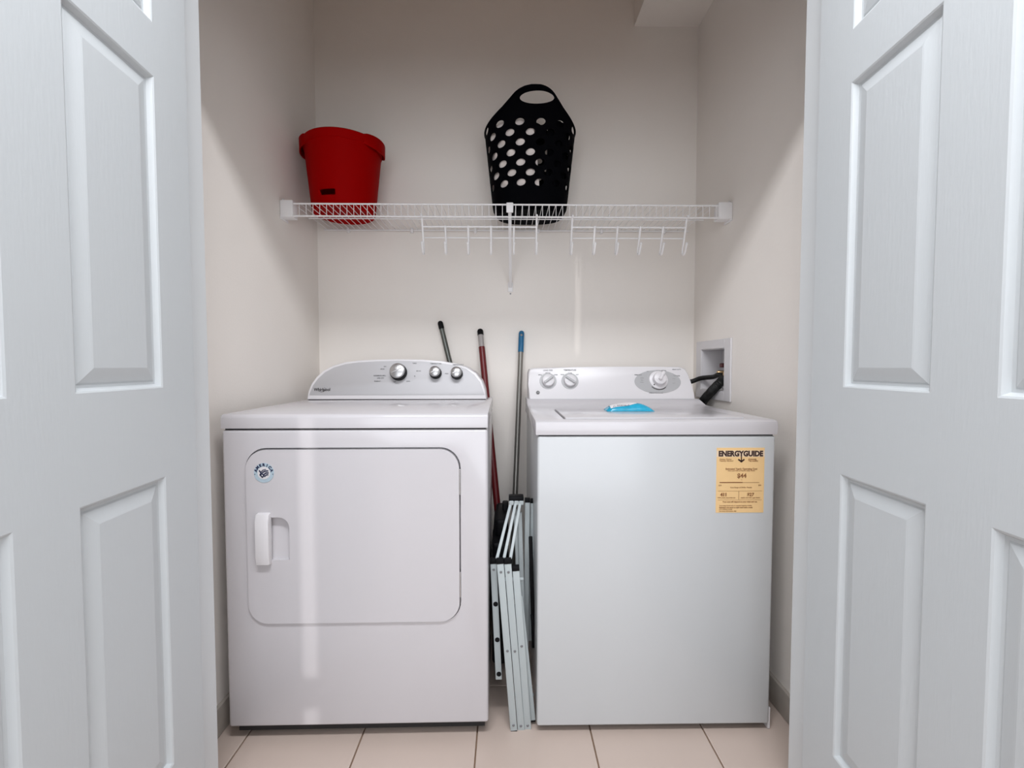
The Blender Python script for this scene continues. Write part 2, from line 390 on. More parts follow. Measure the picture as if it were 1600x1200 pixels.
poly = [(p.x, p.z) for p in P]; poly[0] = (poly[0][0], .9345); poly[-1] = (poly[-1][0], .9345)
yf = lambda z: DK + (z-.933)*DT
bm = nb(); prism(bm, poly[::-1], yf, 1.955, 0.004); obj('console', bm, 'white', dr)
cx = sum(p[0] for p in poly)/len(poly)
inn = []
for x, z in poly:
    zz = max(z-.0065, .952) if z > .95 else .952
    xx = x + (.0075 if x < cx else -.0075)*min(1, abs(x-cx)/.25)
    if zz > .9521 or not inn or x > cx: inn.append((xx, zz))
inn2 = []
for p in inn:
    if not inn2 or (Vector(p)-Vector(inn2[-1])).length > .003: inn2.append(p)
bm = nb(); prism(bm, inn2[::-1], lambda z: yf(z)-.0018, lambda z: yf(z)+.004, 0.0006); cp = obj('control_panel', bm, 'silver', dr)
part('seam_strip', 'dark', dr, box, poly[0][0]+.006, poly[-1][0]-.004, DK-.001, 1.95, .9325, .9352)
TL = math.atan(DT)
def on_console(px, py, lift=.002, rz=0, Y0=DK, z0=.933, k=DT):
    p = solve(px, py, Y0, z0, k); return face_m(p.x, p.y, p.z, math.atan(k), rz) @ Matrix.Translation((0, 0, lift))
def dryer_knob(px, py, r):
    m = on_console(px, py+1.5)
    kn = part('knob', 'black', dr, lathe, [(0, 0), (r*1.06, 0), (r*1.06, .010), (r*1.0, .026), (r*.9, .028), (0, .028)], m, 32)
    bm = nb(); lathe(bm, [(0, .0272), (r*.95, .0272), (r*.97, .029), (r*.90, .035), (r*.75, .0375), (0, .0385)], m, 32)
    slab(bm, m @ Matrix.Rotation(.5, 4, 'Z'), -r*.7, r*.7, -.0012, .0012, .0375, .0400)
    obj('knob_cap', bm, 'knobcap', kn)
dryer_knob(625.5, 581, .0315); dryer_knob(683, 582, .0225); dryer_knob(716, 583, .0225)
bm = nb()
lm = on_console(506, 609, .0024)
text_bm(bm, 'Whirlpool', .0165, lm, bold=.0005, sx=.92)
rail(bm, lm, [(-.012, -.006), (-.002, -.010), (.010, -.006), (.016, .003), (.008, .008)], .0012)
obj('lettering', bm, 'ink', cp)
bm = nb()
def mark(px, py, s, size=.0062): text_bm(bm, s, size*1.1, on_console(px, py, .0024), bold=.0001)
mark(595, 587, 'AUTOMATIC DRY', .0052); mark(597, 591, 'LESS DRY'); mark(592, 596, 'ENERGY'); mark(600, 577, 'MORE', .005); mark(604, 573, 'DRY', .005)
mark(650, 568, 'TIMED', .0055); mark(656, 580, 'DRY 60', .005); mark(650, 588, '40', .005); mark(640, 596, 'COOL', .0052); mark(619, 597, 'OFF', .0052)
mark(683, 568.6, 'TEMPERATURE'); mark(718, 570, 'WRINKLE SHIELD', .0052); mark(700, 584, 'HIGH', .005)
rail(bm, on_console(597, 587.8, .0024), [(-.027, 0), (.022, 0)], .0008)
obj('lettering', bm, 'fineink', cp)
# yaw of the whole dryer is small: its left corner stands nearer
dr.rotation_euler = (0, 0, math.radians(0.55))

# ------------------------------------------------------------------ washer
WX0, WX1, WY = 0.088, 0.771, 1.285
wa_ = thing('washing_machine', 'white top-loading washing machine with yellow energy label on its front', 'washing machine', ((WX0+WX1)/2, WY+.02, 0.0), 0)
bm = nb(); box(bm, WX0+.002, WX1-.001, WY, 1.95, 0.020, 0.8675, 0.007, 3); obj('cabinet', bm, 'enamel2', wa_)
part('seam_strip', 'dark', wa_, box, WX0+.008, WX1-.006, WY+.007, 1.94, 0.864, 0.876)
WK, WT = 1.815, 0.36
prof = [(WY-.003, .8715), (WY-.005, .897), (WY-.002, .908), (WY+.008, .9125), (1.69, .9125), (1.755, .915), (1.795, .923), (1.812, .934), (1.95, .934), (1.95, .8715)]
bm = nb(); sweepx(bm, prof, WX0-.004, WX1+.004, 0.004)
c = nb()
LX0, LX1, LY0, LY1 = 0.168, 0.700, 1.318, 1.60
for x0, x1, y0, y1 in ((LX0, LX0+.005, LY0, LY1), (LX1-.003, LX1, LY0, LY1), (LX0+.006, LX1-.004, LY0, LY0+.0025)): box(c, x0, x1, y0, y1, .900, .93)
obj('top_deck', cut(bm, c), 'enamel', wa_)
part('lid', 'enamel', wa_, box, LX0+.0055, LX1-.0035, LY0+.003, LY1-.001, .9110, .9165, 0.002, 2)
part('under_shade', 'dark', wa_, box, WX0+.012, WX1-.012, WY+.022, 1.93, .006, .022)  # added dark block, stands in for shade beneath the washer
for x in (WX0+.05, WX1-.05):
    for y in (WY+.06, 1.90): part('foot', 'black', wa_, lathe, [(0, 0), (.018, 0), (.020, .006), (.012, .010), (.012, .024)], Matrix.Translation((x, y, 0)), 14)
part('kick_bracket', 'white', wa_, box, WX1-.003, WX1+.005, WY+.006, WY+.05, .001, .065, 0.001, 1)
ol = [(826.5,627),(825.5,600),(825.5,583),(828,577),(834,575),(900,573.6),(960,573),(1030,573),(1062,573.4),(1070,576),(1075,583),(1079,596),(1084,614),(1087,627)]
P = [solve(x, y, WK, .930, WT) for x, y in ol]
poly = [(p.x, p.z) for p in P]; poly[0] = (poly[0][0], .9300); poly[-1] = (poly[-1][0], .9300)
yw = lambda z: WK + (z-.930)*WT
bm = nb(); prism(bm, poly[::-1], yw, 1.955, 0.006); wc = obj('console', bm, 'white', wa_)
bm = nb(); box(bm, poly[0][0]+.004, poly[-1][0]-.004, WK-.0012, WK+.02, .9338, .9352); obj('seam_strip', bm, 'grey', wa_)
def wcon(px, py, lift=.0005, rz=0): return on_console(px, py, lift, rz, WK, .930, WT)
def oval(bm, m, rx, ry, h=.001, n=48):
    A = [bm.verts.new(m @ Vector((rx*math.cos(2*PI*k/n), ry*math.sin(2*PI*k/n), 0))) for k in range(n)]
    B = [bm.verts.new(m @ Vector((rx*math.cos(2*PI*k/n), ry*math.sin(2*PI*k/n), h))) for k in range(n)]
    bm.faces.new(B); bm.faces.new(A[::-1])
    for k in range(n): bm.faces.new((A[k], A[(k+1) % n], B[(k+1) % n], B[k]))
part('dial_plate', 'lgrey', wa_, oval, wcon(1027.5, 596.5), .094, .049, .0008)
for px, ang in ((856.3, .65), (890.5, -.6)):
    m = wcon(px, 595.5)
    part('knob_ring', 'lgrey', wa_, lathe, [(0, 0), (.0345, 0), (.0340, .0012), (0, .0014)], m, 36)
    kn = part('knob', 'white', wa_, lathe, [(.0, 0), (.0245, 0), (.0245, .010), (.0235, .0165), (.021, .0180), (0, .0182)], m, 32)
    bm = nb(); slab(bm, m @ Matrix.Rotation(ang, 4, 'Z'), -.022, .022, -.0045, .0045, .0175, .0265); bmesh.ops.bevel(bm, geom=bm.edges[:], offset=.0015, segments=2, affect='EDGES'); obj('grip', bm, 'lgrey', kn)
m = wcon(1028.5, 594)
part('dial_skirt', 'white', wa_, lathe, [(0, 0), (.0385, .001), (.0375, .006), (.030, .009), (0, .009)], m, 40)
kn = part('dial_knob', 'white', wa_, lathe, [(0, .008), (.0270, .008), (.0265, .020), (.0245, .0275), (.020, .030), (0, .0305)], m, 36)
bm = nb(); slab(bm, m @ Matrix.Rotation(1.05, 4, 'Z'), -.010, .030, -.0055, .0055, .028, .040); bmesh.ops.bevel(bm, geom=bm.edges[:], offset=.002, segments=2, affect='EDGES'); obj('grip', bm, 'white', kn)
bm = nb(); slab(bm, m @ Matrix.Rotation(-2.35, 4, 'Z'), .028, .033, -.002, .002, .0088, .0102)
for i in range(9):
    th = -2.3 + i*.17
    slab(bm, m @ Matrix.Rotation(th, 4, 'Z'), .0395, .042, -.0036, .0036, .0006, .0016)
lathe(bm, [(0, 0), (.0075, 0), (.0075, .0015), (0, .0018)], wcon(840.5, 613.5), 20)
obj('lettering', bm, 'ink', wc)
bm = nb(); text_bm(bm, 'GE', .0075, wcon(840.5, 613.5, .0022), bold=.0001)
for k in range(20):
    th = 2*PI*k/20; slab(bm, wcon(840.5, 613.5) @ Matrix.Rotation(th, 4, 'Z'), .0058, .0064, -.0011, .0011, .0017, .0021)
obj('emblem', bm, 'lgrey', wc)
bm = nb()
def wmark(px, py, s, size=.0065): text_bm(bm, s, size, wcon(px, py, .0011), bold=.0001)
wmark(856, 578.8, 'LOAD SIZE', .0078); wmark(890.5, 578.5, 'TEMPERATURE', .0078)
wmark(856, 583, 'MEDIUM', .0052); wmark(844, 585.8, 'SMALL', .0052); wmark(868, 585.8, 'LARGE', .0052)
wmark(890.5, 583, 'WARM', .0052); wmark(878.5, 585.5, 'COLD', .0052); wmark(902, 585.5, 'HOT', .0052)
wmark(1057, 577.5, 'HEAVY DUTY', .0060); wmark(997, 586, 'PERM PRESS', .0058); wmark(1057, 587.5, 'COTTONS', .0058)
wmark(1025, 613.8, 'DELICATE CYCLE', .0072); wmark(1012, 580.5, 'OFF', .0052); wmark(1033, 579.2, 'HEAVY   NORMAL', .0052)
for i, s in enumerate(('RINSE', 'SPIN', 'SOAK')): wmark(1003, 591+i*3.2, s, .0048); wmark(1053, 592+i*3.4, s, .0048)
obj('lettering', bm, 'fineink', wc)

# yellow energy label glued to the washer front
ex0, ex1, ez0, ez1 = 0.601, 0.7385, 0.6465, 0.8335; ew, eh = ex1-ex0, ez1-ez0
el = part('energy_label', 'yellow', wa_, box, ex0, ex1, WY-.0008, WY+.0002, ez0, ez1, label='yellow energy guide label')
em = face_m((ex0+ex1)/2, WY-.0010, (ez0+ez1)/2)
bm = nb(); hy = eh/2 - .0175
slab(bm, em, -ew/2, ew/2, hy-.0085, hy+.0095, -.0003, .0001); lp = obj('label_band', bm, 'cream', wa_)
bm = nb(); text_bm(bm, 'ENERGYGUIDE', .0210, em @ Matrix.Translation((0, hy, .0003)), bold=.0011, sx=.91)
slab(bm, em, .0005, .0035, hy-.020, hy, .0001, .0005)
rail(bm, em, [(-.006, hy-.016), (.002, hy-.0225), (.010, hy-.016)], .0042, .0006)
obj('lettering', bm, 'darkbrown', el)
bm = nb()
def et(u, v, s, size, b=0.0, al='CENTER'):    # u, v = fractions from the label's left and top edge
    text_bm(bm, s, size, em @ Matrix.Translation(((u-.5)*ew, (.5-v)*eh, .0003)), bold=b, align=al)
et(.06, .175, 'Clothes Washer', .0052, 0, 'LEFT'); et(.06, .20, 'Capacity: Standard', .0052, 0, 'LEFT')
et(.66, .175, 'Automatic', .0055, .0001, 'LEFT'); et(.66, .20, 'Top Loading', .0055, .0001, 'LEFT')
et(.52, .325, 'Estimated Yearly Operating Cost', .0068, .0001); et(.52, .352, 'when used with an electric water heater', .0048)
et(.53, .432, '$44', .0175, .0005)
slab(bm, em, -.43*ew, .05*ew, -.040*eh, -.026*eh, 0, .0004); slab(bm, em, .05*ew, .40*ew, -.036*eh, -.031*eh, 0, .0004)
et(.08, .578, '$10', .0052); et(.91, .578, '$70', .0052); et(.53, .492, 'v', .005)
et(.52, .610, 'Cost Range of Similar Models', .0052)
slab(bm, em, -.46*ew, .46*ew, -.166*eh, -.163*eh, 0, .0003); slab(bm, em, -.004, -.003, -.30*eh, -.17*eh, 0, .0003)
et(.16, .722, '411', .0125, .0008); et(.72, .722, '$27', .0130, .0004)
et(.22, .768, 'kWh yearly electricity use', .0048); et(.72, .768, 'yearly cost with a gas heater', .0048)
slab(bm, em, -.46*ew, .46*ew, -.303*eh, -.300*eh, 0, .0003)
et(.5, .832, 'Your cost will depend on your rates and use', .0055, .0001)
et(.07, .890, 'Cost range based only on standard capacity models.', .0045, 0, 'LEFT'); et(.07, .920, 'Estimated cost based on eight wash loads a week.', .0048, .0001, 'LEFT'); et(.07, .945, 'and a national average', .0042, 0, 'LEFT'); et(.07, .975, 'For more information, visit', .0045, 0, 'LEFT')
obj('lettering', bm, 'brown', el)

# ------------------------------------------------------------------ wire shelf
SZ, SY0, SY1 = 1.671, 1.735, 2.052
sh = thing('wire_shelf', 'white wire shelf running wall to wall above both machines', 'shelf', (0, SY1, SZ))
def rod(bm, y, z, r, x0=-.800, x1=.815): tube(bm, [(x0, y, z), (x1, y, z)], r, 8)
part('front_rod', 'wire', sh, rod, SY0, SZ-.0015, .0032); part('lip_rod', 'wire', sh, rod, SY0-.002, 1.6235, .0032)
part('support_rod', 'wire', sh, rod, SY0+.158, SZ-.0050, .0026)
part('back_rod', 'wire', sh, rod, SY1, SZ-.005, .003)
bm = nb(); x = -.790
tube(bm, [(x, SY1+.003, SZ), (x, SY0+.008, SZ), (x, SY0-.002, SZ-.002), (x, SY0-.004, SZ-.010), (x, SY0-.005, 1.6225)], .0012, 6)
w0 = obj('deck_wire', bm, 'wire', sh)
for k in range(1, 64): copy_part(w0, sh, (k*.0251, 0, 0))
for x0, x1, s in ((XL+.0005, -.788, -1), (.800, XR-.0005, 1)):
    bm = nb(); box(bm, x0, x1, SY0-.010, SY0+.035, 1.618, 1.680, 0.003, 2); xx = x0 if s < 0 else x1
    box(bm, min(xx, xx-s*.004), max(xx, xx-s*.004), SY0-.010, SY0+.05, 1.611, 1.620, 0.001, 1)
    tube(bm, [(xx-s*.001, SY0+.012, 1.688), (xx-s*.005, SY0+.012, 1.688)], .0035, 8)
    obj('end_bracket', bm, 'wire', sh)
for k in range(6):
    part('wall_clip', 'wire', sh, box, -.70+k*.28, -.688+k*.28, SY1-.006, YB-.001, SZ-.016, SZ+.004, 0.002, 1)
# diagonal brace from the lip to the wall, with screw
pt, pb = Vector((.016, SY0-.006, 1.668)), Vector((.022, YB-.004, 1.418))
bm = nb(); bar(bm, pt, pb, .0125, .008, .002)
bar(bm, pt+Vector((0, -.002, .006)), pt+Vector((0, 0, -.030)), .026, .010, .003)
box(bm, pb.x-.011, pb.x+.011, YB-.006, YB-.0005, 1.398, 1.440, .002, 2)
br = obj('diagonal_brace', bm, 'wire', sh)
bm = nb(); lathe(bm, [(0, 0), (.0035, 0), (.0030, .002), (0, .0026)], face_m(.022, YB-.0005, 1.390), 12); obj('screw', bm, 'rivet', br)

# hook racks hanging from the lip
def hook_rack(x0, x1, label):
    t = thing('hook_rack', label, 'hook rack', ((x0+x1)/2, SY0, 1.626), 0, 'wire hook racks under the shelf')
    dy = .050/.13                                    # lean
    Y = lambda z: SY0 - .002 + (1.629-z)*dy
    part('rail', 'wire', t, lambda bm: tube(bm, [(x0, Y(1.592)+.004, 1.592), (x1, Y(1.592)+.004, 1.592)], .0031, 8))
    part('rail', 'wire', t, lambda bm: tube(bm, [(x0, Y(1.556)+.012, 1.557), (x1, Y(1.556)+.012, 1.557)], .0025, 8))
    for k in range(6):
        x = x0 + (x1-x0)*k/5; zt = 1.6265 if k in (0, 5) else 1.595
        pts = [(x, Y(zt), zt), (x, Y(1.512), 1.512)]
        for j in range(1, 7):
            a_ = PI*j/7; pts.append((x, Y(1.505) - .014 + .014*math.cos(a_), 1.506 - .012*math.sin(a_)))
        pts.append((x, Y(1.505)-.034, 1.512)); pts.append((x, Y(1.505)-.042, 1.527))
        if zt > 1.6: pts = [(x, SY0-.008, 1.6215), (x, SY0-.0085, 1.628), (x, SY0-.003, 1.6305), (x, SY0+.004, 1.628)] + pts[1:]
        bm = nb(); tube(bm, pts, .0039, 8); lathe(bm, [(0, -.006), (.004, -.004), (.005, 0), (.004, .004), (0, .006)], Matrix.Translation((x, Y(1.505)-.0425, 1.528)), 10)
        obj('hook', bm, 'wire', t)
hook_rack(-.3135, .1175, 'white wire rack of six hooks under the shelf below the black basket')
hook_rack(.2515, .6850, 'white wire rack of six hooks under the right end of the shelf')

# ------------------------------------------------------------------ red bucket
BX, BY, BZ = -0.652, 1.885, SZ+.0018
def bucket(bm):
    n = 64; H = .278
    prof = [(.098, .006), (.116, .001), (.121, .008), (.127, .06), (.1405, .19), (.1465, H-.035), (.150, H-.033), (.153, H-.004), (.150, H), (.147, H), (.1455, H-.004), (.138, .19), (.124, .06), (.116, .012), (0, .012)]
    lathe(bm, [(0, .006)] + prof, Matrix.Translation((BX, BY, BZ)), n)
bm = nb(); bucket(bm)
c = nb(); box(c, BX-.062, BX+.010, BY-.150, BY-.1120, BZ+.040, BZ+.062, .004, 2)
bk = obj('bucket', cut(bm, c), 'red', origin=(BX, BY, BZ)); tag(bk, 'red plastic bucket with rim lugs on the left end of the shelf', 'bucket')
def lug(bm, a0, a1, out=.020):
    n = 14; R = []
    for i in range(n+1):
        t = i/n; a_ = a0 + (a1-a0)*t; e = math.sin(PI*t)**.5; r0 = .149
        r1 = r0 + out*e + .001; zt = .279 + .004*e; zb = .243 - .012*e
        ca, sa = math.cos(a_), math.sin(a_)
        R.append([bm.verts.new((BX+r*ca, BY+r*sa, BZ+z)) for r, z in ((r0-.003, zt), (r1-.003, zt), (r1, zt-.004), (r1-.001, zb), (r1-.005, zb), (r1-.006, zt-.007), (r0-.003, zt-.007))])
    for a_, b_ in zip(R, R[1:]):
        for k in range(7): bm.faces.new((a_[k], a_[(k+1) % 7], b_[(k+1) % 7], b_[k]))
    bm.faces.new(R[0]); bm.faces.new(R[-1][::-1])
for a0, a1, o_ in ((math.radians(150), math.radians(222), .016), (math.radians(-42), math.radians(18), .018)):
    bm = nb(); lug(bm, a0, a1, o_); obj('rim_lug', bm, 'red', bk)

# ------------------------------------------------------------------ laundry basket
KX, KY, KZ = 0.099, 1.900, SZ+.0018
def kpt(th, z, off=0):        # th = angle, z above the base; super-ellipse plan that widens upwards
    t = max(0, min(1, z/.33)); rx = .147 + .036*t + off; ry = .112 + .018*t + off
    if z < .03: q = math.sqrt(max(0, z/.03)); rx -= .02*(1-q); ry -= .02*(1-q)
    if z > .33:
        e = (z-.33); rx -= e*.02
    c_, s_ = math.cos(th), math.sin(th); ex = .80
    return Vector((KX + rx*math.copysign(abs(c_)**ex, c_), KY + ry*math.copysign(abs(s_)**ex, s_), KZ + z))
def rim(th):
    xs = (kpt(th, .33).x - KX)/.183; xo = -.12*math.sin(th)*(1-abs(xs)); xr = abs(xs - xo)
    f_ = [(0, .457), (.12, .4565), (.24, .451), (.34, .442), (.42, .430), (.52, .408), (.65, .382), (.78, .362), (.90, .345), (1, .332), (1.3, .332)]
    for (a_, za), (b_, zb) in zip(f_, f_[1:]):
        if xr <= b_: return za + (zb-za)*(xr-a_)/(b_-a_)
    return .335
bm = nb(); NT = 144; NZ = 26; T_ = .0035
def shell(off):
    rows = []
    for j in range(NZ+1):
        row = []
        for i in range(NT):
            th = 2*PI*i/NT; h = rim(th); z = .002 + (h-.002)*j/NZ
            row.append(bm.verts.new(kpt(th, z, off)))
        rows.append(row)
    return rows
So, Si = shell(0), shell(-T_)
for v in Si[0]: v.co.z += T_
for S in (So, Si):
    for a_, b_ in zip(S, S[1:]):
        for i in range(NT): bm.faces.new((a_[i], a_[(i+1) % NT], b_[(i+1) % NT], b_[i]))
    bm.faces.new(S[0])
for i in range(NT): bm.faces.new((So[-1][i], So[-1][(i+1) % NT], Si[-1][(i+1) % NT], Si[-1][i]))
bmesh.ops.recalc_face_normals(bm, faces=bm.faces)
c = nb()
def plug(p, nrm, rx, rz, L=.02, n=14, rot=0):
    nrm = nrm.normalized(); u = Vector((0, 0, 1)).cross(nrm).normalized(); v = nrm.cross(u)
    A = []; B = []
    for k in range(n):
        a_ = 2*PI*k/n; x, y = rx*math.cos(a_), rz*math.sin(a_); x, y = x*math.cos(rot)-y*math.sin(rot), x*math.sin(rot)+y*math.cos(rot)
        A.append(c.verts.new(p + u*x + v*y - nrm*L)); B.append(c.verts.new(p + u*x + v*y + nrm*L))
    c.faces.new(A[::-1]); c.faces.new(B)
    for k in range(n): c.faces.new((A[k], A[(k+1) % n], B[(k+1) % n], B[k]))
# arc-length spaced columns of staggered holes
S_ = [0]; 
for i in range(720): S_.append(S_[-1] + (kpt(2*PI*(i+1)/720, .2)-kpt(2*PI*i/720, .2)).length)
NC = 26
for k in range(NC):
    tgt = S_[-1]*(k+.35)/NC; i = next(i for i in range(721) if S_[i] >= tgt); th = 2*PI*i/720
    for r in range(4):
        z = .100 + .074*r + (.037 if k % 2 else 0)
        p = kpt(th, z); q = kpt(th+.01, z); tn = (q-p); nr = Vector((tn.y, -tn.x, 0))
        if z > .345: continue
        plug(p, nr, .0180, .0135, .015, 14, .22)
for s in (-1, 1):
    p = Vector((KX-.021*s, KY + s*.13, KZ+.412)); plug(p, Vector((0, s, 0)), .066, .0250, .05, 32, .05)
kb = obj('laundry_basket', cut(bm, c), 'basket', origin=(KX, KY, KZ), recalc=True)
tag(kb, 'tall black plastic laundry basket with oval holes and top handle on the shelf', 'laundry basket')
bm = nb()       # rolled rim
pts = [kpt(2*PI*i/NT, rim(2*PI*i/NT)-.001, -T_/2) for i in range(NT)] ; pts.append(pts[0]); pts.append(pts[1])
tube(bm, pts, .0042, 8, False); obj('rim', bm, 'basket', kb)
# pale laundry inside, against its left front
def towel(bm):
    n, m_ = 26, 18; R = []
    th0, th1 = math.radians(172), math.radians(276)
    for j in range(m_+1):
        z = .012 + .325*j/m_; row = []
        for i in range(n+1):
            t = i/n; th = th0 + (th1-.20*(j/m_)-th0 + .10)*t
            off = -.012 - .004*math.sin(7*t*PI + j*.7) - .003*math.cos(j*1.3 + i)
            if j == m_: off -= .012
            row.append(bm.verts.new(kpt(th, z + .004*math.sin(i*.9), off)))
        R.append(row)
    IN = []
    for j, row in enumerate(R):
        IN.append([bm.verts.new(Vector((KX-.01+(v.co.x-KX)*.55, KY+.02+(v.co.y-KY)*.5, v.co.z - (.01 if j == m_ else 0)))) for v in row])
    for G in (R, IN):
        for a_, b_ in zip(G, G[1:]):
            for k in range(n): bm.faces.new((a_[k], a_[k+1], b_[k+1], b_[k]))
    for k in range(n):
        bm.faces.new((R[0][k], R[0][k+1], IN[0][k+1], IN[0][k])); bm.faces.new((R[-1][k], R[-1][k+1], IN[-1][k+1], IN[-1][k]))
    for j in range(m_):
        bm.faces.new((R[j][0], R[j+1][0], IN[j+1][0], IN[j][0])); bm.faces.new((R[j][-1], R[j+1][-1], IN[j+1][-1], IN[j][-1]))
def dark_cloth(bm):
    n, m_ = 20, 14; R = []
    for j in range(m_+1):
        z = .012 + .328*j/m_; row = []
        for i in range(n+1):
            th = math.radians(288 + 46*i/n); row.append(bm.verts.new(kpt(th, z, -.016 - .003*math.sin(i*1.1+j*.6))))
        R.append(row)
    IN = [[bm.verts.new(Vector((KX+.055+(v.co.x-KX)*.35, KY+(v.co.y-KY)*.35, v.co.z))) for v in row] for row in R]
    for G in (R, IN):
        for a_, b_ in zip(G, G[1:]):
            for k in range(n): bm.faces.new((a_[k], a_[k+1], b_[k+1], b_[k]))
    for j in (0, m_):
        for k in range(n): bm.faces.new((R[j][k], R[j][k+1], IN[j][k+1], IN[j][k]))
    for j in range(m_):
        for k in (0, n): bm.faces.new((R[j][k], R[j+1][k], IN[j+1][k], IN[j][k]))
bm = nb(); dark_cloth(bm); o = obj('cloth', bm, 'basket'); tag(o, 'black cloth filling the right side of the black basket', 'cloth')
bm = nb(); towel(bm); tw = obj('cloth', bm, 'towel'); tag(tw, 'pale pinkish cloth inside the black basket, seen through its left holes', 'cloth')

# ------------------------------------------------------------------ washer outlet box and hoses
ob = thing('outlet_box', 'white recessed water outlet box on the right wall behind the washer', 'outlet box', (XR, 1.86, .93))
def frame(bm):
    for y0, y1, z0, z1 in ((1.708, 1.757, .930, 1.172), (1.966, 2.015, .930, 1.172), (1.757, 1.966, .930, .967), (1.757, 1.966, 1.136, 1.172)):
        box(bm, XR-.008, XR-.0005, y0, y1, z0, z1, .0012, 1)
part('frame', 'white', ob, frame)
def liner(bm):
    t_ = .002; y0, y1, z0, z1, x1 = 1.7575, 1.9655, .9675, 1.1355, XR+.084
    box(bm, XR-.004, x1, y0, y0+t_, z0, z1); box(bm, XR-.004, x1, y1-t_, y1, z0, z1); box(bm, XR-.004, x1, y0, y1, z0, z0+t_); box(bm, XR-.004, x1, y0, y1, z1-t_, z1); box(bm, x1-t_, x1, y0, y1, z0, z1)
part('recess', 'white', ob, liner)
for y in (1.815, 1.875):
    def valve(bm): tube(bm, [(XR+.06, y, .99), (XR+.06, y, 1.060)], .009, 12); tube(bm, [(XR+.06, y, 1.040), (XR+.025, y, 1.040), (XR+.022, y, 1.020)], .008, 10)
    v = part('valve', 'brass', ob, valve)
    bm = nb(); box(bm, XR+.035, XR+.075, y-.014, y+.014, 1.060, 1.078, .005, 2); obj('valve_handle', bm, 'maroon', v)
def smooth_path(pts, n=10):
    P = [Vector(p) for p in pts]; P = [P[0]*2-P[1]] + P + [P[-1]*2-P[-2]]; out = []
    for i in range(1, len(P)-2):
        for k in range(n):
            t = k/n; a_, b_, c_, d_ = P[i-1:i+3]
            out.append(.5*((2*b_) + (c_-a_)*t + (2*a_-5*b_+4*c_-d_)*t*t + (3*b_-a_-3*c_+d_)*t**3))
    out.append(P[-2]); return out
h1 = [(.62, 2.00, .90), (.68, 1.995, 1.00)] + [at(1074, 597, 1.985), at(1095, 591, 1.955), at(1114, 589, 1.90), (.868, 1.850, 1.030), (XR+.022, 1.820, 1.022)]
bm = nb(); tube(bm, smooth_path(h1), .0098, 12); o = obj('water_hose', bm, 'rubber'); tag(o, 'thin black water hose curving from the washer into the outlet box', 'hose')
h2 = [(.70, 2.01, .45), (.765, 2.005, .80)] + [at(1092, 634, 1.93), at(1103, 621, 1.87), at(1114, 609, 1.815), at(1123, 600, 1.785), (XR+.012, 1.795, 1.012), (XR+.045, 1.805, .990)]
sp = smooth_path(h2, 24)
bm = nb(); tube(bm, sp, [.0170 + .0014*math.sin(i*2.2) for i in range(len(sp))], 12); o = obj('drain_hose', bm, 'rubber'); tag(o, 'thick black drain hose rising behind the washer to the outlet box', 'hose')

# ------------------------------------------------------------------ cyan packet on the washer lid
pk = thing('wipes_packet', 'cyan plastic packet lying on the washer lid', 'packet', (.410, 1.535, .9165))
def pillow(bm, x0, x1, y0, y1, z0, h, n=18, m_=8):
    top, bot = [], []
    for i in range(n+1):
        u = i/n; a_ = []; b_ = []
        for j in range(m_+1):
            v = j/m_; e = (1-(abs(2*u-1))**5)*(1-(abs(2*v-1))**3.2)
            sk = .012*(u-.5)*(1 if j > 4 else -1)*0
            x = x0+(x1-x0)*u - .010*v*u + .004*v*(1-u); y = y0+(y1-y0)*v
            zt = z0 + .0012 + h*e*(1+.10*math.sin(u*9+v*5)) + (.002*math.sin(v*9) if u < .06 or u > .94 else 0)
            a_.append(bm.verts.new((x, y, zt))); b_.append(bm.verts.new((x, y, z0+.0002)))
        top.append(a_); bot.append(b_)
    for G in (top, bot):
        for i in range(n):
            for j in range(m_): bm.faces.new((G[i][j], G[i+1][j], G[i+1][j+1], G[i][j+1]))
    for i in range(n):
        for j in (0, m_): bm.faces.new((top[i][j], top[i+1][j], bot[i+1][j], bot[i][j]))
    for j in range(m_):
        for i in (0, n): bm.faces.new((top[i][j], top[i][j+1], bot[i][j+1], bot[i][j]))
bm = nb(); pillow(bm, .333, .490, 1.492, 1.560, .9167, .0225); obj('wrapper', bm, 'cyan', pk)
bm = nb()
def ptop(x, y):
    u = (x-.333)/.157; v = (y-1.492)/.068; e = (1-(abs(2*u-1))**5)*(1-(abs(2*v-1))**3.2)
    return .9167 + .0012 + .0225*e*(1+.10*math.sin(u*9+v*5)) + .0006
R = []
for i in range(15):
    x = .347 + .090*i/14; y0 = 1.4985 + .014*(i/14)**1.5; y1 = 1.548 - .01*(i/14)
    R.append([bm.verts.new((x, y0+(y1-y0)*j/8, ptop(x, y0+(y1-y0)*j/8))) for j in range(9)])
for a_, b_ in zip(R, R[1:]):
    for k in range(8): bm.faces.new((a_[k], b_[k], b_[k+1], a_[k+1]))
obj('printed_patch', bm, 'white', pk)
bm = nb()
for i in range(9):
    x = .356+.0062*i; y = 1.500+.0006*i
    tube(bm, [(x, y, ptop(x, y)+.0004), (x+.0035, y+.006+.003*(i % 2), ptop(x, y+.006)+.0004), (x+.005, y+.001, ptop(x, y)+.0004)], .0009, 5)
obj('lettering', bm, 'navy', pk)

# ------------------------------------------------------------------ poles between the machines
def seg(bm, a, b, t0, t1, r, n=14, dome=False):
    a, b = Vector(a), Vector(b)
    if dome:
        d = (b-a).normalized(); p0 = a.lerp(b, t0); p1 = a.lerp(b, t1)
        tube(bm, [p0, p0+d*.003, p0+d*.010, p1], [r*.35, r*.75, r, r], n)
    else: tube(bm, [a.lerp(b, t0), a.lerp(b, t1)], r, n)
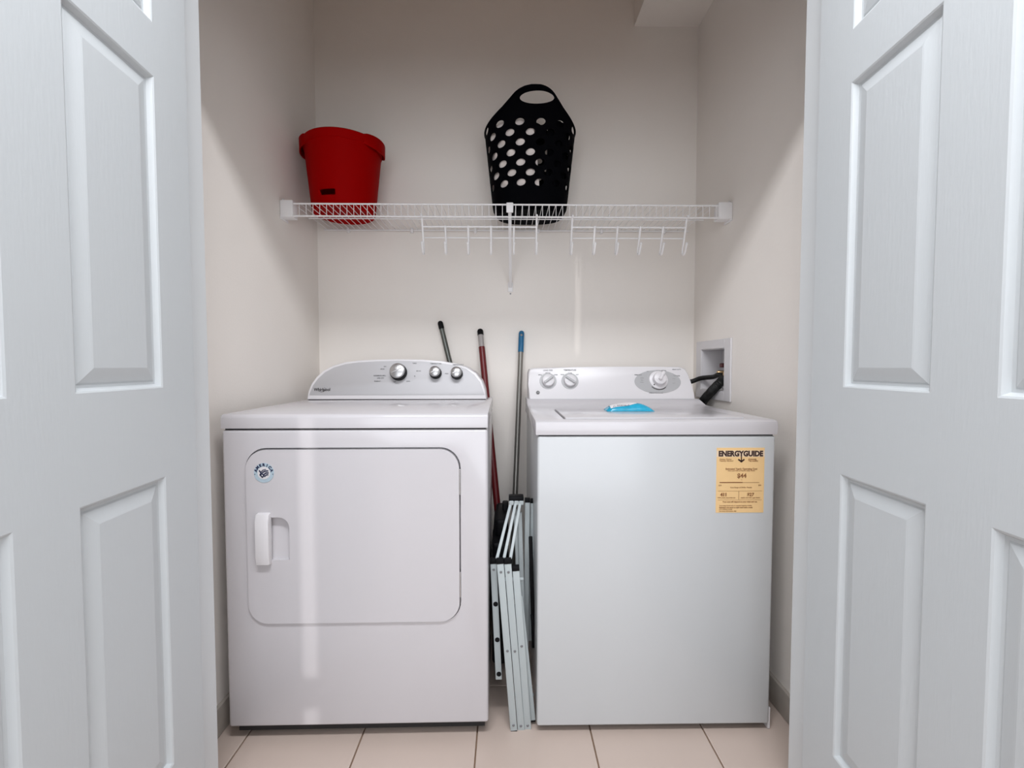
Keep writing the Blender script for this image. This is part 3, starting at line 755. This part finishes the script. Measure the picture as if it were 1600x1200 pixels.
# green broom, its handle crossing behind the dryer console
A, B = Vector((-.2925, 2.045, 1.266)), Vector((-.008, 1.985, .10))
t = thing('broom', 'broom with dark green tube handle and black cap behind the dryer', 'broom', (B.x, B.y, 0))
part('handle', 'greenpole', t, seg, A, B, .02, 1, .0112); part('grip_cap', 'black', t, seg, A, B, 0, .030, .0122, dome=True)
def broomhead(bm, x, y, z0, z1, lx, ly): box(bm, x-lx/2, x+lx/2, y-ly/2, y+ly/2, z0, z1, .008, 2)
part('head', 'black', t, broomhead, B.x, B.y, .085, .125, .05, .12)
def bristle(bm, x, y, z1, lx, ly, nx=4, ny=9, spl=.2):
    for i in range(nx):
        for j in range(ny):
            u = (i/(nx-1)-.5); v = (j/(ny-1)-.5); tube(bm, [(x+u*lx, y+v*ly, z1), (x+u*lx*(1+spl), y+v*ly*(1+spl), .002)], [.0035, .005], 5)
part('bristles', 'black', t, bristle, B.x, B.y, .09, .04, .10)['kind'] = 'stuff'
# red broom
A, B = at(750, 514, 2.045), Vector((-.012, 1.83, .40))
B = Vector(at(779, 812, 1.80))
t = thing('broom', 'dark red pole with black tip and grey sleeve between the machines', 'broom', (B.x-.004, B.y-.12, 0))
part('handle', 'redpole', t, seg, A, B, .105, 1.0, .0138); part('sleeve', 'greyband', t, seg, A, B, .030, .110, .0118); part('grip_cap', 'black', t, seg, A, B, 0, .036, .0135, dome=True)
def dustbrush(bm):
    prism_pts = [(-.004, .0)]
    box(bm, -.044, .006, 1.44, 1.80, .10, .500, .012, 3); box(bm, -.036, .004, 1.50, 1.70, .49, .555, .012, 3); box(bm, -.012, .010, 1.600, 1.650, .48, .578, .006, 2)
part('head', 'black', t, dustbrush)
def bris2(bm):
    for j in range(16):
        for i in range(3):
            y = 1.53+.26*j/15; x = -.032+.034*i/2; tube(bm, [(x, y, .44), (x+random.uniform(-.004, .004), y+random.uniform(-.01, .01), .04+random.uniform(0, .05))], [.008, .006], 5)
part('bristles', 'black', t, bris2)['kind'] = 'stuff'
# blue-tipped mop
A, B = at(815, 517, 2.045), Vector((.018, 1.78, .06))
t = thing('mop', 'grey pole with blue plastic tip standing left of the washer', 'mop', (B.x, B.y, 0))
part('handle', 'greypole', t, seg, A, B, .07, 1, .0112)
def tip(bm):
    seg(bm, A, B, 0.0, .082, .0125, dome=True)
bm = nb(); tip(bm); c = nb(); q = A.lerp(B, .016); lathe(c, [(0, -.04), (.0055, -.04), (.0055, .04), (0, .04)], face_m(q.x, q.y, q.z), 14)
obj('tip', cut(bm, c), 'blue', t)
def mophead(bm): box(bm, B.x-.03, B.x+.03, B.y-.14, B.y+.12, .03, .06, .008, 2)
part('head', 'black', t, mophead)
def strands(bm):
    for j in range(14):
        y = B.y-.13+.24*j/13
        for s in (-1, 1): tube(bm, [(B.x+s*.02, y, .05), (B.x+s*.032, y+random.uniform(-.01, .01), .02), (B.x+s*.035, y, .004)], .006, 5)
part('strands', 'greyband', t, strands)['kind'] = 'stuff'

# ------------------------------------------------------------------ folded steel rack
fr = thing('folded_rack', 'folded white steel rack with black caps leaning between dryer and washer', 'folding rack', (.03, 1.30, 0))
S = 1/714
def leg(p0, p1, Y0, Y1, wpx=11, th=.012, cap_top=True, foot=True, rivets=(), holes=(), m='racket', name='leg'):
    a_ = at(*p0, Y0); b_ = at(*p1, Y1); wd = wpx*Y1*S; d = (b_-a_).normalized()
    bm = nb(); bar(bm, a_, b_, wd, th, .0015); o = obj(name, bm, m, fr)
    if cap_top: bm = nb(); bar(bm, a_-d*.011, a_+d*.004, wd*1.05, th*1.25, .002); obj('end_cap', bm, 'black', o)
    if foot: bm = nb(); bar(bm, b_-d*.002, b_+d*.0035, wd*.98, th*1.1, .001); obj('foot_cap', bm, 'black', o)
    for t_ in rivets:
        q = a_.lerp(b_, t_); bm = nb(); lathe(bm, [(0, 0), (.0040, 0), (.0030, .0018), (0, .0024)], face_m(q.x, q.y-th/2, q.z), 10); obj('rivet', bm, 'rivet', o)
    for t_ in holes:
        q = a_.lerp(b_, t_); bm = nb(); lathe(bm, [(0, 0), (.0072, 0), (.0072, .0012), (0, .0014)], face_m(q.x+.001, q.y-th/2, q.z), 14); obj('hole_plug', bm, 'black', o)
    return o
leg((781.5, 878), (803, 1140), 1.300, 1.300, rivets=(.055, .52, .965))
leg((793.3, 878), (814.5, 1141), 1.303, 1.303, rivets=(.055, .52, .965))
leg((806, 889), (825, 1140), 1.306, 1.306, rivets=(.47, .965))
leg((771, 878), (779.5, 1060), 1.335, 1.335, wpx=10, foot=False, rivets=(.06,), holes=(.35, .655, .95))
leg((812, 930), (832.5, 1124), 1.322, 1.322, wpx=9, cap_top=False)
for (a0, a1), (b0, b1) in (((776.5, 873), (798, 787)), ((787.5, 873), (806, 785)), ((797.5, 873), (813, 785))):
    pa, pb_ = at(a0, a1, 1.315), at(b0, b1, 1.43); bm = nb(); bar(bm, pa, pb_, .0088, .008, .001); obj('stay', bm, 'racket', fr)
for px in (799, 807, 814.5):
    bm = nb(); p = at(px, 785, 1.435); box(bm, p.x-.0075, p.x+.0075, p.y-.012, p.y+.012, p.z-.006, p.z+.008, .002, 1); obj('pivot_block', bm, 'racket', fr)
bm = nb(); p0, p1 = at(795, 779, 1.44), at(818, 776, 1.44); box(bm, p0.x, p1.x, 1.425, 1.46, p0.z-.008, p1.z+.004, .003, 2); obj('top_cap', bm, 'black', fr)
# rear frame members seen behind
leg((824, 783), (822, 1010), 1.47, 1.43, wpx=8, foot=False)
leg((832, 784), (829, 1000), 1.49, 1.45, wpx=7, foot=False)
leg((812, 800), (818, 1000), 1.45, 1.40, wpx=7, cap_top=False, foot=False)
leg((805, 795), (812, 960), 1.46, 1.42, wpx=6, cap_top=False, foot=False)
bm = nb(); tube(bm, [at(789, 905, 1.36), at(818, 905, 1.36)], .006, 10); obj('cross_tube', bm, 'racket', fr)
bm = nb(); tube(bm, [at(800, 1085, 1.33), at(833, 1085, 1.36)], .005, 10); obj('cross_tube', bm, 'racket', fr)
# dark strap hanging inside it
bm = nb(); bar(bm, at(829, 838, 1.405), at(834, 1012, 1.405), .012, .006, .002); bar(bm, at(831, 960, 1.40), at(838, 1018, 1.40), .010, .006, .002); o = obj('strap', bm, 'black', fr)

for o in bpy.data.objects:
    if o.name.startswith('lettering') and o.parent: o['kind'] = 'stuff'
